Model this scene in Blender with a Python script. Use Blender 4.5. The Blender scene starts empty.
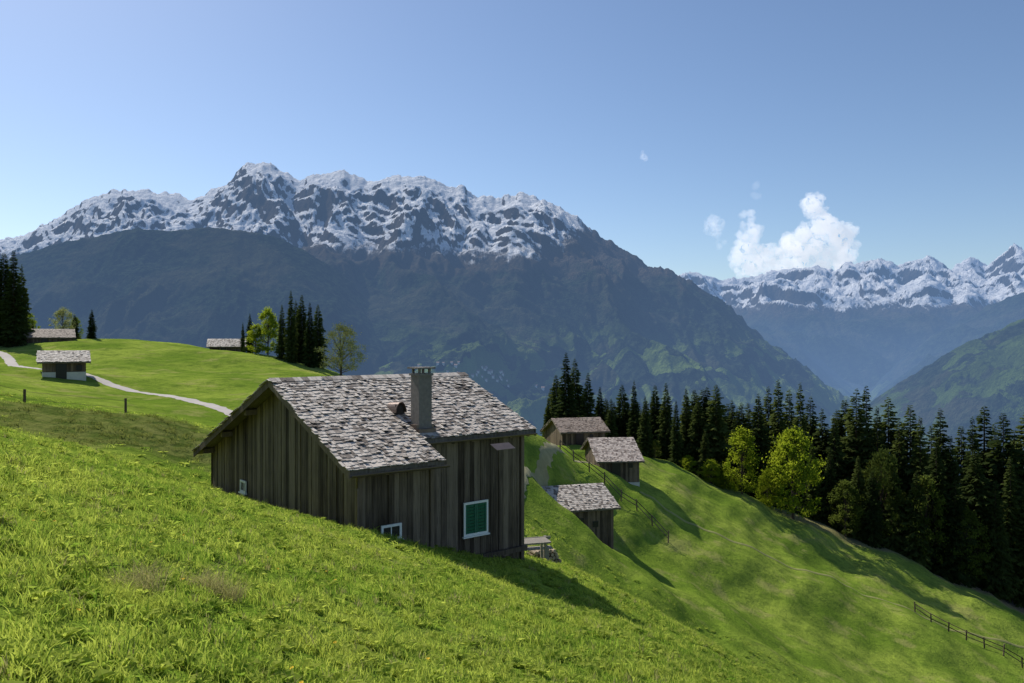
import bpy, bmesh, math, random
import numpy as np
from mathutils import Vector, Matrix
random.seed(7); rng=np.random.default_rng(7)
S=bpy.context.scene
S.view_settings.view_transform='Standard'; S.view_settings.look='None'
S.view_settings.exposure=0; S.view_settings.gamma=1
F=796.0
def tb(px): return (px-512)/F
def P(px,py,d): return ((px-512)/F*d, d, -(py-341.5)/F*d)   # survey point -> world metres

# ------------------------------------------------------------ noise
def _h(ix,iy,s):
    n=(ix.astype(np.int64)*374761393+iy.astype(np.int64)*668265263+s*974711)&0xffffffff
    n=((n^(n>>13))*1274126177)&0xffffffff
    return ((n^(n>>16))&0xffffffff)/4294967296.0
def pn(x,y,s=0):
    x=np.asarray(x,float);y=np.asarray(y,float)
    ix=np.floor(x);iy=np.floor(y);fx=x-ix;fy=y-iy
    u=fx**3*(fx*(fx*6-15)+10);v=fy**3*(fy*(fy*6-15)+10)
    def g(a,b):
        t=_h(ix+a,iy+b,s)*2*np.pi
        return np.cos(t)*(fx-a)+np.sin(t)*(fy-b)
    return 1.5*((g(0,0)*(1-u)+g(1,0)*u)*(1-v)+(g(0,1)*(1-u)+g(1,1)*u)*v)
def fbm(x,y,o=4,s=0,g=.5):
    r=0;a=1;f=1
    for i in range(o):
        r=r+a*pn(x*f,y*f,s+i*17);a*=g;f*=2.03
    return r
def ribs(x,y,o=5,s=0,g=.5):      # sum of -|noise| : sharp ribs, rounded gullies, about zero mean
    r=0;a=1;f=1
    for i in range(o):
        r=r+a*(.55-2*np.abs(pn(x*f,y*f,s+i*13)));a*=g;f*=2.07
    return r

# ------------------------------------------------------------ mesh helpers
def mesh_np(name,co,quads,smooth=True):
    me=bpy.data.meshes.new(name)
    me.vertices.add(len(co));me.vertices.foreach_set('co',np.asarray(co,np.float32).ravel())
    q=np.asarray(quads,np.int32);k=q.shape[1]
    me.loops.add(q.size);me.loops.foreach_set('vertex_index',q.ravel())
    me.polygons.add(len(q));me.polygons.foreach_set('loop_start',np.arange(0,q.size,k,dtype=np.int32))
    me.polygons.foreach_set('loop_total',np.full(len(q),k,np.int32))
    me.polygons.foreach_set('use_smooth',np.full(len(q),smooth))
    me.update(calc_edges=True);me.validate()
    return me
def link(name,me,mats=(),parent=None):
    o=bpy.data.objects.new(name,me);S.collection.objects.link(o)
    for m in mats: me.materials.append(m)
    if parent: o.parent=parent
    return o
def grid_quads(nr,nc):
    i=np.arange(nr*nc).reshape(nr,nc)
    return np.stack([i[:-1,:-1],i[:-1,1:],i[1:,1:],i[1:,:-1]],-1).reshape(-1,4)
class MB:
    def __init__(s): s.v=[];s.f=[];s.r=[]
    def face(s,vs,r=None):
        b=len(s.v);s.v+=[tuple(p) for p in vs];s.f.append(tuple(range(b,b+len(vs))));s.r.append(random.random() if r is None else r)
    def hexa(s,p,r=None):
        r=random.random() if r is None else r
        b=len(s.v);s.v+=[tuple(q) for q in p]
        for f in ((3,2,1,0),(4,5,6,7),(0,1,5,4),(1,2,6,5),(2,3,7,6),(3,0,4,7)):
            s.f.append(tuple(b+i for i in f));s.r.append(r)
    def box(s,x0,x1,y0,y1,z0,z1,r=None,M=None):
        p=[(x0,y0,z0),(x1,y0,z0),(x1,y1,z0),(x0,y1,z0),(x0,y0,z1),(x1,y0,z1),(x1,y1,z1),(x0,y1,z1)]
        if M is not None: p=[M@Vector(q) for q in p]
        s.hexa(p,r)
    def tube(s,a,b,ra,rb,n=8,r=None):
        a=Vector(a);b=Vector(b);d=(b-a).normalized()
        u=d.orthogonal().normalized();w=d.cross(u)
        r=random.random() if r is None else r
        k=len(s.v)
        for c,q in ((a,ra),(b,rb)):
            for i in range(n):
                t=2*math.pi*i/n;s.v.append(tuple(c+(u*math.cos(t)+w*math.sin(t))*q))
        for i in range(n):
            j=(i+1)%n;s.f.append((k+i,k+j,k+n+j,k+n+i));s.r.append(r)
        s.f.append(tuple(k+n+i for i in range(n)));s.r.append(r)
        s.f.append(tuple(k+n-1-i for i in range(n)));s.r.append(r)
    def obj(s,name,mat,parent=None,smooth=False,linkit=True):
        me=bpy.data.meshes.new(name);me.from_pydata(s.v,[],s.f);me.update()
        a=me.attributes.new('rnd','FLOAT','FACE');a.data.foreach_set('value',np.array(s.r,np.float32))
        if smooth: me.polygons.foreach_set('use_smooth',np.ones(len(s.f),bool))
        if not linkit:
            me.materials.append(mat);return me
        return link(name,me,[mat],parent)

# ------------------------------------------------------------ material helpers
class NT:
    def __init__(s,name):
        s.m=bpy.data.materials.new(name);s.m.use_nodes=True;s.t=s.m.node_tree;s.t.nodes.clear()
        s.out=s.n('ShaderNodeOutputMaterial')
    def n(s,t,**k):
        o=s.t.nodes.new(t)
        for a,b in k.items(): setattr(o,a,b)
        return o
    def l(s,a,b): s.t.links.new(a,b)
    def put(s,sock,v):
        if hasattr(v,'is_output'): s.l(v,sock)
        else:
            if isinstance(v,(tuple,list)) and len(v)==3 and sock.type=='RGBA': v=(*v,1)
            sock.default_value=v
    def noise(s,vec,scale,detail=5,rough=.55,dist=0):
        o=s.n('ShaderNodeTexNoise');s.l(vec,o.inputs['Vector'])
        o.inputs['Scale'].default_value=scale;o.inputs['Detail'].default_value=detail
        o.inputs['Roughness'].default_value=rough;o.inputs['Distortion'].default_value=dist
        return o.outputs['Fac']
    def math(s,op,a,b=0.0,clamp=False):
        o=s.n('ShaderNodeMath',operation=op,use_clamp=clamp);s.put(o.inputs[0],a);s.put(o.inputs[1],b);return o.outputs[0]
    def ramp(s,fac,lo,hi):   # smooth map to 0..1
        if lo>hi: return s.math('SUBTRACT',1.0,s.ramp(fac,hi,lo))
        o=s.n('ShaderNodeMapRange',interpolation_type='SMOOTHSTEP');s.put(o.inputs[0],fac)
        o.inputs[1].default_value=lo;o.inputs[2].default_value=hi;return o.outputs[0]
    def mix(s,f,a,b):
        o=s.n('ShaderNodeMix',data_type='RGBA');s.put(o.inputs[0],f);s.put(o.inputs[6],a);s.put(o.inputs[7],b);return o.outputs[2]
    def scale(s,vec,v):
        o=s.n('ShaderNodeMapping');s.l(vec,o.inputs[0]);o.inputs['Scale'].default_value=v;return o.outputs[0]
    def pos(s): return s.n('ShaderNodeNewGeometry').outputs['Position']
    def obj(s): return s.n('ShaderNodeTexCoord').outputs['Object']
    def attr(s,n='rnd'): return s.n('ShaderNodeAttribute',attribute_name=n).outputs['Fac']
    def bump(s,h,dist,strength=1):
        o=s.n('ShaderNodeBump');s.put(o.inputs['Height'],h);o.inputs['Distance'].default_value=dist;o.inputs['Strength'].default_value=strength;return o.outputs[0]
    def bsdf(s,col,rough=.8,nrm=None,spec=.3,metal=0):
        o=s.n('ShaderNodeBsdfPrincipled');s.put(o.inputs['Base Color'],col);s.put(o.inputs['Roughness'],rough)
        o.inputs['Specular IOR Level'].default_value=spec;o.inputs['Metallic'].default_value=metal
        if nrm is not None: s.l(nrm,o.inputs['Normal'])
        return o.outputs[0]
    def diff(s,col,nrm=None):
        o=s.n('ShaderNodeBsdfDiffuse');s.put(o.inputs[0],col)
        if nrm is not None: s.l(nrm,o.inputs['Normal'])
        return o.outputs[0]
    def leafy(s,col,tcol,f,nrm=None):
        d=s.n('ShaderNodeBsdfDiffuse');s.put(d.inputs[0],col)
        t=s.n('ShaderNodeBsdfTranslucent');s.put(t.inputs[0],tcol)
        m=s.n('ShaderNodeMixShader');m.inputs[0].default_value=f;s.l(d.outputs[0],m.inputs[1]);s.l(t.outputs[0],m.inputs[2])
        return m.outputs[0]
    def haze(s,sh,L=15000.,col=(.20,.345,.62)):  # aerial haze painted in: emission colour mixed over the surface by distance and height
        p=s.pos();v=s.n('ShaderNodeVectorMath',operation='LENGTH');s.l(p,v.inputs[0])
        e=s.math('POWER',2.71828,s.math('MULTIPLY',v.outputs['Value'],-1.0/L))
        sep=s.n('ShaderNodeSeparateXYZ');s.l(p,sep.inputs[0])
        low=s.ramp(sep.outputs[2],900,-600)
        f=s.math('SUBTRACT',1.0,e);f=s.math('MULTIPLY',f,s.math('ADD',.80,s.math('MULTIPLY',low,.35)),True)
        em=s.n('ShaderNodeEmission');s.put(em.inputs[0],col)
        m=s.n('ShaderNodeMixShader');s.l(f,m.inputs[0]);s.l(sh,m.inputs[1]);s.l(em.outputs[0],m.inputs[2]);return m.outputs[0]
    def done(s,sh): s.l(sh,s.out.inputs[0]);return s.m
def simple(name,col,var=.25,scale=6,rough=.8,bump=.01,metal=0,spec=.3):
    t=NT(name);o=t.obj();n=t.noise(o,scale,6)
    c=t.mix(n,tuple(x*(1-var) for x in col),tuple(min(1,x*(1+var)) for x in col))
    return t.done(t.bsdf(c,rough,t.bump(t.noise(o,scale*4,4),bump),spec,metal))
def wood_mat(name,dark,light):
    t=NT(name);o=t.obj();r=t.attr()
    v=t.scale(o,(9,9,.5));n=t.noise(v,1.6,8,.65);fine=t.noise(t.scale(o,(45,45,1.2)),1.5,4,.7)
    big=t.noise(o,.5,3)
    f=t.math('ADD',t.math('MULTIPLY',r,.5),t.math('MULTIPLY',n,.75));f=t.math('ADD',f,t.math('MULTIPLY',big,.5))
    f=t.ramp(f,.5,1.2)
    c=t.mix(f,dark,light);c=t.mix(t.ramp(fine,.5,.75),c,tuple(x*.45 for x in dark))
    return t.done(t.bsdf(c,.85,t.bump(fine,.012),.2))
def shingle_mat(name,dark,light):
    t=NT(name);o=t.obj();r=t.attr()
    n=t.noise(o,9,6,.75);pt=t.noise(o,.9,4,.6)
    f=t.math('ADD',t.math('MULTIPLY',r,.65),t.math('MULTIPLY',n,.6));f=t.math('ADD',f,t.math('MULTIPLY',pt,.45))
    c=t.mix(t.ramp(f,.45,1.05),dark,light)
    return t.done(t.bsdf(c,.7,t.bump(t.noise(o,25,4),.01),.35))

# ------------------------------------------------------------ terrain
def plane(x,y): return -1.7-.30*x-.21*y
ctrl=[]
for x,y in [(0,0),(-4,0),(4,0),(-8,2),(8,2),(0,5),(-5,6),(5,6),(0,10),(-6,11),(4,11),(-10,8),(10,6),(0,15),(-5,16),(-10,15),(3,15),(-16,12),(-3,19.3),(-6,20),(-12,19),(-22,14),(0,-6),(-12,-6),(12,-6),(-25,-5),(-35,8)]:
    ctrl.append((x,y,plane(x,y)-(.12 if y>11 and x<-5 else 0)))
ctrl+=[(-16,22,-2.25),(-22,22,-.95),(-12.5,24,-3.35)]
ctrl.append((-24,26,-1.6)); ctrl.append((-34,28,.2))
for c in [(1.5,20,-6.75),(4.2,13.2,-6.0),(7,12,-7.3),(12,10,-9.0),(20,8,-12),(35,5,-18),
          (-9,27,-5.45),(-11.3,29.4,-5.3),(-5,31,-7.0),(.3,25.5,-7.0),(-2.2,22,-5.75),(-7,23.5,-5.0),(2.5,28,-8.2),
          (22,35,-21),(35,35,-27),(60,30,-38)]: ctrl.append(c)
for px,py,d in [(5,401,38),(40,411,45),(126,416,45),(20,418,34),(115,462,29),(178,421,43),(150,452,32),(190,465,33),(100,419,43),(50,440,31),
    (0,385,60),(0,362,110),(100,360,110),(100,345,160),(0,345,160),(200,347,150),(300,361,128),(340,375,118),(150,395,78),
    (200,406,66),(200,440,45),(60,376,80),(200,370,110),(260,380,90),(300,400,70),(-150,350,120),(-150,370,60),
    (400,430,62),(400,400,110),(520,443,92),(520,520,44),(520,487,58),(545,466,72),(530,470,68),
    (590,540,67),(555,520,70),(545,560,36),(560,582,46),(600,606,47),(650,600,53),(700,648,50),(760,683,47),
    (625,488,85),(590,470,92),(575,447,97),(545,447,100),(680,472,116),(700,480,115),(760,500,113),(860,540,110),(940,570,110),(1024,603,110),
    (1024,683,76),(900,640,76),(800,600,76),(720,560,78),(660,520,82),(800,548,95),(900,590,92),(1100,640,105),(1150,740,75),(1250,690,110)]:
    ctrl.append(P(px,py,d))
for tx,d,z in [(-.9,190,-12),(-.6,200,-14),(-.35,195,-14),(-.2,170,-16),(-.05,150,-24),(.1,150,-32),(.25,150,-44),(.45,150,-56),(.65,150,-66),(.9,140,-70),
               (-.6,240,-34),(-.2,230,-45),(.1,220,-68),(.5,220,-98),(.9,200,-105),(-1.2,120,-1)]:
    ctrl.append((tx*d,d,z))
C=np.array(ctrl,float)
def tk(r2): return .5*r2*np.log(r2+1e-9)
sc=50.
A=C[:,:2]/sc;n=len(A)
K=tk(((A[:,None]-A[None])**2).sum(-1))+np.eye(n)*2e-4
Pm=np.c_[np.ones(n),A];M=np.block([[K,Pm],[Pm.T,np.zeros((3,3))]])
W=np.linalg.solve(M,np.r_[C[:,2],0,0,0])
def tps(x,y):
    sh=x.shape;q=np.c_[x.ravel(),y.ravel()]/sc;out=np.empty(len(q))
    for i in range(0,len(q),40000):
        b=q[i:i+40000];r2=((b[:,None]-A[None])**2).sum(-1)
        out[i:i+40000]=tk(r2)@W[:n]+W[n]+b@W[n+1:]
    return out.reshape(sh)
def axis(lo,hi,st,ext):
    a=np.arange(lo,hi+st/2,st);e=[];d=st
    p=0
    while p<ext: d*=1.18;p+=d;e.append(p)
    e=np.array(e);return np.r_[(lo-e)[::-1],a,hi+e]
GX=axis(-90,90,.42,45000);GY=axis(-8,170,.5,45000)
XX,YY=np.meshgrid(GX,GY)
cx=np.clip(XX,-150,150);cy=np.clip(YY,-20,235)
ZZ=tps(cx,cy)
out=np.hypot(XX-cx,YY-cy)
far=np.clip((np.hypot(XX,YY)-30)/25,0,1)
rgt=np.clip((XX+5)/15,0,1)*np.clip((YY-40)/15,0,1)*np.clip((140-YY)/20,0,1)
ZZ=ZZ+far*(.40*fbm(XX/16,YY/16,2,3)+.06*fbm(XX/3,YY/3,3,5))+(.05*fbm(XX/1.3,YY/1.3,3,9)+.10*fbm(XX/5,YY/5,2,8))*(1-.6*far)
ZZ+=rgt*(1.1*fbm(XX/30+3,YY/18,1,43)+.30*fbm(XX/12,YY/9,2,44))
ZZ+=rgt*(.22*np.sin(ZZ*1.7+1.6*fbm(XX/10,YY/10,1,31))+.07*np.sin(ZZ*5.1+1.8*fbm(XX/6,YY/6,2,33)))
ZZ=np.maximum(ZZ-out*.45,-900+20*fbm(XX/900,YY/900,2,4))
def H(x,y):
    x=np.asarray(x,float);y=np.asarray(y,float)
    i=np.clip(np.searchsorted(GX,x)-1,0,len(GX)-2);j=np.clip(np.searchsorted(GY,y)-1,0,len(GY)-2)
    u=(x-GX[i])/(GX[i+1]-GX[i]);v=(y-GY[j])/(GY[j+1]-GY[j])
    return (ZZ[j,i]*(1-u)+ZZ[j,i+1]*u)*(1-v)+(ZZ[j+1,i]*(1-u)+ZZ[j+1,i+1]*u)*v

G1=(.140,.218,.022);G2=(.275,.345,.050);G3=(.09,.145,.018)
t=NT('meadow_ground');p=t.pos()
n1=t.noise(p,.09,4,.6);n2=t.noise(p,1.1,5,.7);n3=t.noise(p,7,3,.75);n4=t.noise(p,.4,6,.75)
c=t.mix(t.ramp(n1,.35,.65),G1,G2)
c=t.mix(t.math('MULTIPLY',t.ramp(n4,.48,.66),.65),c,G3)
c=t.mix(t.math('MULTIPLY',t.ramp(n2,.45,.70),.65),c,G3)
c=t.mix(t.math('MULTIPLY',t.ramp(n3,.45,.75),.5),c,(.06,.11,.012))
dry=t.math('MULTIPLY',t.ramp(t.noise(p,.22,5,.7),.53,.66),.55)
c=t.mix(dry,c,(.32,.30,.10))
def patch(c,x,y,r,ry,col,amt=1.):
    q=t.n('ShaderNodeVectorMath',operation='SUBTRACT');t.l(p,q.inputs[0]);q.inputs[1].default_value=(x,y,0)
    q2=t.n('ShaderNodeVectorMath',operation='MULTIPLY');t.l(q.outputs[0],q2.inputs[0]);q2.inputs[1].default_value=(1/r,1/ry,0)
    q3=t.n('ShaderNodeVectorMath',operation='LENGTH');t.l(q2.outputs[0],q3.inputs[0])
    f=t.math('ADD',q3.outputs['Value'],t.math('MULTIPLY',n4,.9))
    return t.mix(t.math('MULTIPLY',t.ramp(f,1.7,1.2),amt),c,col)
c=patch(c,68,107,17,5,(.26,.19,.10))
c=patch(c,46,108,10,3.5,(.25,.21,.10),.8)
bk=t.mix(t.ramp(n2,.4,.6),(.055,.08,.018),(.15,.16,.045))
c=patch(c,-18,36,6,5,bk,.85)
sp=t.n('ShaderNodeSeparateXYZ');t.l(p,sp.inputs[0])
c=t.mix(t.ramp(sp.outputs[1],150,190),c,(.02,.035,.012))
h=t.math('ADD',t.math('MULTIPLY',n2,.6),t.math('MULTIPLY',n3,.25));h=t.math('ADD',h,t.math('MULTIPLY',n4,.5))
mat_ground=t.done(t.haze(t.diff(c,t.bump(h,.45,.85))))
co=np.stack([XX,YY,ZZ],-1).reshape(-1,3)
link('ground',mesh_np('ground',co,grid_quads(len(GY),len(GX))),[mat_ground])

# ------------------------------------------------------------ instancing
def instancer(name,pts,rot,scl,idx,coll,seed=0):
    me=bpy.data.meshes.new(name);me.vertices.add(len(pts));me.vertices.foreach_set('co',np.asarray(pts,np.float32).ravel())
    a=me.attributes.new('rot','FLOAT_VECTOR','POINT');a.data.foreach_set('vector',np.asarray(rot,np.float32).ravel())
    a=me.attributes.new('scl','FLOAT_VECTOR','POINT');a.data.foreach_set('vector',np.asarray(scl,np.float32).ravel())
    a=me.attributes.new('idx','INT','POINT');a.data.foreach_set('value',np.asarray(idx,np.int32))
    me.update()
    o=link(name,me)
    g=bpy.data.node_groups.new(name+'_scatter','GeometryNodeTree')
    g.interface.new_socket('Geometry',in_out='INPUT',socket_type='NodeSocketGeometry')
    g.interface.new_socket('Geometry',in_out='OUTPUT',socket_type='NodeSocketGeometry')
    N=g.nodes;L=g.links
    gi=N.new('NodeGroupInput');go=N.new('NodeGroupOutput');ip=N.new('GeometryNodeInstanceOnPoints')
    ci=N.new('GeometryNodeCollectionInfo');ci.inputs['Collection'].default_value=coll
    ci.inputs['Separate Children'].default_value=True;ci.inputs['Reset Children'].default_value=True
    def na(nm,ty):
        q=N.new('GeometryNodeInputNamedAttribute');q.data_type=ty;q.inputs['Name'].default_value=nm
        return [s for s in q.outputs if s.enabled and s.name=='Attribute'][0]
    e=N.new('FunctionNodeEulerToRotation');L.new(na('rot','FLOAT_VECTOR'),e.inputs[0])
    L.new(gi.outputs[0],ip.inputs['Points']);L.new(ci.outputs[0],ip.inputs['Instance'])
    ip.inputs['Pick Instance'].default_value=True
    L.new(na('idx','INT'),ip.inputs['Instance Index']);L.new(e.outputs[0],ip.inputs['Rotation'])
    L.new(na('scl','FLOAT_VECTOR'),ip.inputs['Scale']);L.new(ip.outputs[0],go.inputs[0])
    m=o.modifiers.new('scatter','NODES');m.node_group=g
    return o
def coll_of(name,meshes):
    c=bpy.data.collections.new(name)
    for i,me in enumerate(meshes):
        c.objects.link(bpy.data.objects.new(f'{name}_{i:02d}',me))
    return c

# ------------------------------------------------------------ grass
def grass_mat(name,a,b,ta,tbb,tr=.5):
    t=NT(name);p=t.pos();r=t.n('ShaderNodeObjectInfo').outputs['Random'];k=t.attr()
    n1=t.noise(p,.45,3,.65)
    f=t.math('ADD',t.math('MULTIPLY',n1,1.1),t.math('MULTIPLY',r,.38));f=t.math('ADD',f,t.math('MULTIPLY',k,.35))
    f=t.ramp(f,.45,1.2)
    return t.done(t.leafy(t.mix(f,a,b),t.mix(f,ta,tbb),tr))
mg=grass_mat('grass_blades',(.105,.185,.022),(.36,.41,.08),(.19,.36,.03),(.62,.70,.11))
md=grass_mat('dry_grass',(.30,.27,.11),(.45,.40,.18),(.3,.28,.10),(.45,.42,.16))
mk=grass_mat('scrub',(.06,.09,.02),(.16,.18,.045),(.09,.13,.02),(.24,.26,.06))
def tuft(n,rad,hmin,hmax,w,mat,seed,lean=.5):
    random.seed(seed);b=MB()
    for i in range(n):
        a=random.uniform(0,6.28);r=rad*math.sqrt(random.random());x=r*math.cos(a);y=r*math.sin(a)
        h=random.uniform(hmin,hmax);dr=random.uniform(0,6.28);ln=random.uniform(.15,lean)*h*1.3
        f=random.uniform(0,6.28);wx=math.cos(f)*w*random.uniform(.6,1.3);wy=math.sin(f)*w*random.uniform(.6,1.3)
        dx=math.cos(dr)*ln;dy=math.sin(dr)*ln;k=random.random()
        p0=[(x-wx,y-wy,-.02),(x+wx,y+wy,-.02)]
        p1=[(x+dx*.3-wx*.9,y+dy*.3-wy*.9,h*.5),(x+dx*.3+wx*.9,y+dy*.3+wy*.9,h*.5)]
        p2=(x+dx*1.1,y+dy*1.1,h*random.uniform(.75,1))
        b.face([p0[0],p0[1],p1[1],p1[0]],k);b.face([p1[0],p1[1],p2],k)
    return b.obj('tuft',mat,linkit=False)
def leafrosette(n,seed):
    random.seed(seed);b=MB()
    for i in range(n):
        a=random.uniform(0,6.28);l=random.uniform(.03,.09);w=l*.28;z=random.uniform(.02,.06)
        c,s=math.cos(a),math.sin(a);k=random.random()
        b.face([(0,0,.01),(c*l*.5-s*w,s*l*.5+c*w,z),(c*l,s*l,z*.8),(c*l*.5+s*w,s*l*.5-c*w,z)],k)
    return b.obj('herb',mg,linkit=False)
tufts=[tuft(16,.07,.035,.10,.0032,mg,i) for i in range(6)]+[tuft(12,.06,.08,.16,.003,mg,20+i,.6) for i in range(2)]+[leafrosette(12,i+50) for i in range(2)]+[tuft(10,.05,.05,.12,.003,md,40),tuft(14,.08,.06,.14,.005,mk,41,.9)]
gcoll=coll_of('grass_tuft',tufts)
pts=[];sclv=[];idx=[]
def wedge(r0,r1,dens,s0,s1,tmin=-.80,tmax=.80,zmul=1.):
    area=.5*(r1*r1-r0*r0)*(tmax-tmin);nn=int(area*dens)
    y=np.sqrt(rng.uniform(r0*r0,r1*r1,nn));x=y*rng.uniform(tmin,tmax,nn)
    clump=fbm(x/.5,y/.5,2,77);keep=rng.random(nn)<np.clip(.75+.7*clump,.25,1)
    x=x[keep];y=y[keep];cl=clump[keep]
    lx=(x+7.29)*.777+(y-23.97)*.629; ly=-(x+7.29)*.629+(y-23.97)*.777
    ins=(lx>.4)&(lx<6.9)&(ly>-3.7)&(ly<6.7)|((lx>.4)&(lx<2.7)&(ly>-4.85)&(ly<0))
    x=x[~ins];y=y[~ins];cl=cl[~ins]
    z=H(x,y);m=len(x)
    hs=(rng.uniform(s0,s1,m))*(1+.45*np.clip(cl,-1,1))*(1+.25*fbm(x/3,y/3,2,71))
    pts.append(np.c_[x,y,z]);sclv.append(np.c_[hs*1.1,hs*1.1,hs*zmul])
    k=rng.choice(11,m,p=[.12]*6+[.04,.04,.08,.07,.05])
    bank=(((x+18)/5.3)**2+((y-36)/4.5)**2+.5*fbm(x/2,y/2,2,12))<1
    k=np.where(bank,11,k);idx.append(k)
wedge(1.6,9,200,.8,1.35,-1.,1.)
wedge(9,17,100,.9,1.6,zmul=.9)
wedge(17,30,34,1.3,2.0,zmul=.65)
wedge(30,55,5,1.6,2.8,zmul=.5)
pts=np.concatenate(pts);sclv=np.concatenate(sclv);idx=np.concatenate(idx);m=len(pts)
rot=np.c_[rng.normal(0,.12,m),rng.normal(0,.12,m),rng.uniform(0,6.28,m)]
instancer('meadow_grass',pts,rot,sclv,idx,gcoll)
dt=coll_of('dry_tuft',[tuft(260,.22,.18,.36,.0028,md,90,.95),tuft(260,.2,.15,.3,.0028,mg,91,.95)])
dp=[];
for px,py in [(140,592),(205,592),(150,612),(228,600),(118,602)]:
    tx=tb(px);s=-(py-341.5)/F
    ys=np.linspace(2,20,400);zz=H(tx*ys,ys);k=np.argmax(s*ys<zz);dp.append((tx*ys[k],ys[k],zz[k]))
dp=np.array(dp);m=len(dp)
instancer('dry_grass_tussocks',dp,np.c_[np.zeros(m),np.zeros(m),rng.uniform(0,6,m)],np.array([[.9]*3,[.8]*3,[.7]*3,[.7]*3,[.6]*3]),[0,0,1,0,1],dt)
b=MB();random.seed(5)
for i in range(12):
    a=i*.52;b.face([(0,0,.14),(math.cos(a)*.016,math.sin(a)*.016,.148),(math.cos(a+.5)*.016,math.sin(a+.5)*.016,.148)])
fl=b.obj('fl',simple('dandelion_yellow',(.75,.5,.02),.1),linkit=False)
fc1=coll_of('dandelion_head',[fl]);
m=34;y=np.sqrt(rng.uniform(9,120,m));x=y*rng.uniform(-.7,-.1,m);q=np.c_[x,y,H(x,y)-.02]
zr=np.c_[rng.normal(0,.3,m),rng.normal(0,.3,m),rng.uniform(0,6,m)]
instancer('dandelions',q,zr,np.full((m,3),.95),np.zeros(m),fc1)

# ------------------------------------------------------------ mountains
def mrange(name,crest,Dc,Db,zb,mat,amp,sx,sy,seed,cols=900,rows=240,tmin=-1.3,tmax=1.3,prof=1.25,jag=1.,shear=.4,back=1.35,rug=0.,rs=650):
    cp=np.array(crest,float);tt=np.linspace(tmin,tmax,cols)
    pxs=tt*F+512;pys=np.interp(pxs,cp[:,0],cp[:,1])
    ker=np.hanning(7);ker/=ker.sum();pys=np.convolve(np.pad(pys,3,'edge'),ker,'valid')
    jg=jag*(3.2*ribs(pxs/24,pxs*0+seed+.37,5,seed,.6)-.8)
    D=np.interp(pxs,[a for a,_ in Dc],[b for _,b in Dc])
    Hc=-(pys-341.5)/F*D
    s=np.linspace(0,back,rows)
    SS,TT=np.meshgrid(s,tt,indexing='ij');DD=Db+(D[None]-Db)*SS
    X=TT*DD;Y=DD
    s1=np.clip(SS,0,1)
    pr=np.where(SS<=1,s1**prof,1-(SS-1)*1.6)
    base=np.minimum(zb,Hc[None]-60)
    Z=base+(Hc[None]-base)*pr
    Z=Z+(jg/F*D)[None]*np.clip(1-np.abs(SS-1)/.05,0,1)
    env=np.sin(s1*np.pi)**.7*.95+.05
    hs=np.clip((Hc[None]-base)/1500,.15,1)
    wx=X+shear*Y+sx*.35*fbm(X/sx,Y/sx,2,seed+5)
    r=ribs(wx/sx,Y/sy,6,seed,.52)
    Z=Z+amp*env*r*hs+amp*.06*env*fbm(X/(sx*.08),Y/(sy*.05),4,seed+3)
    if rug>0:
        up=np.clip((s1-.5)/.35,0,1)*np.where(SS>.90,np.clip(1-(SS-.90)/.09,.1,1),1)
        Z=Z+rug*up*ribs((X+.35*Y+150*fbm(X/700,Y/700,2,seed))/rs,Y/(rs*1.7),5,seed+9,.55)
    link(name,mesh_np(name,np.stack([X,Y,Z],-1).reshape(-1,3),grid_quads(rows,cols)),[mat])
    return X,Y,Z
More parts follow.
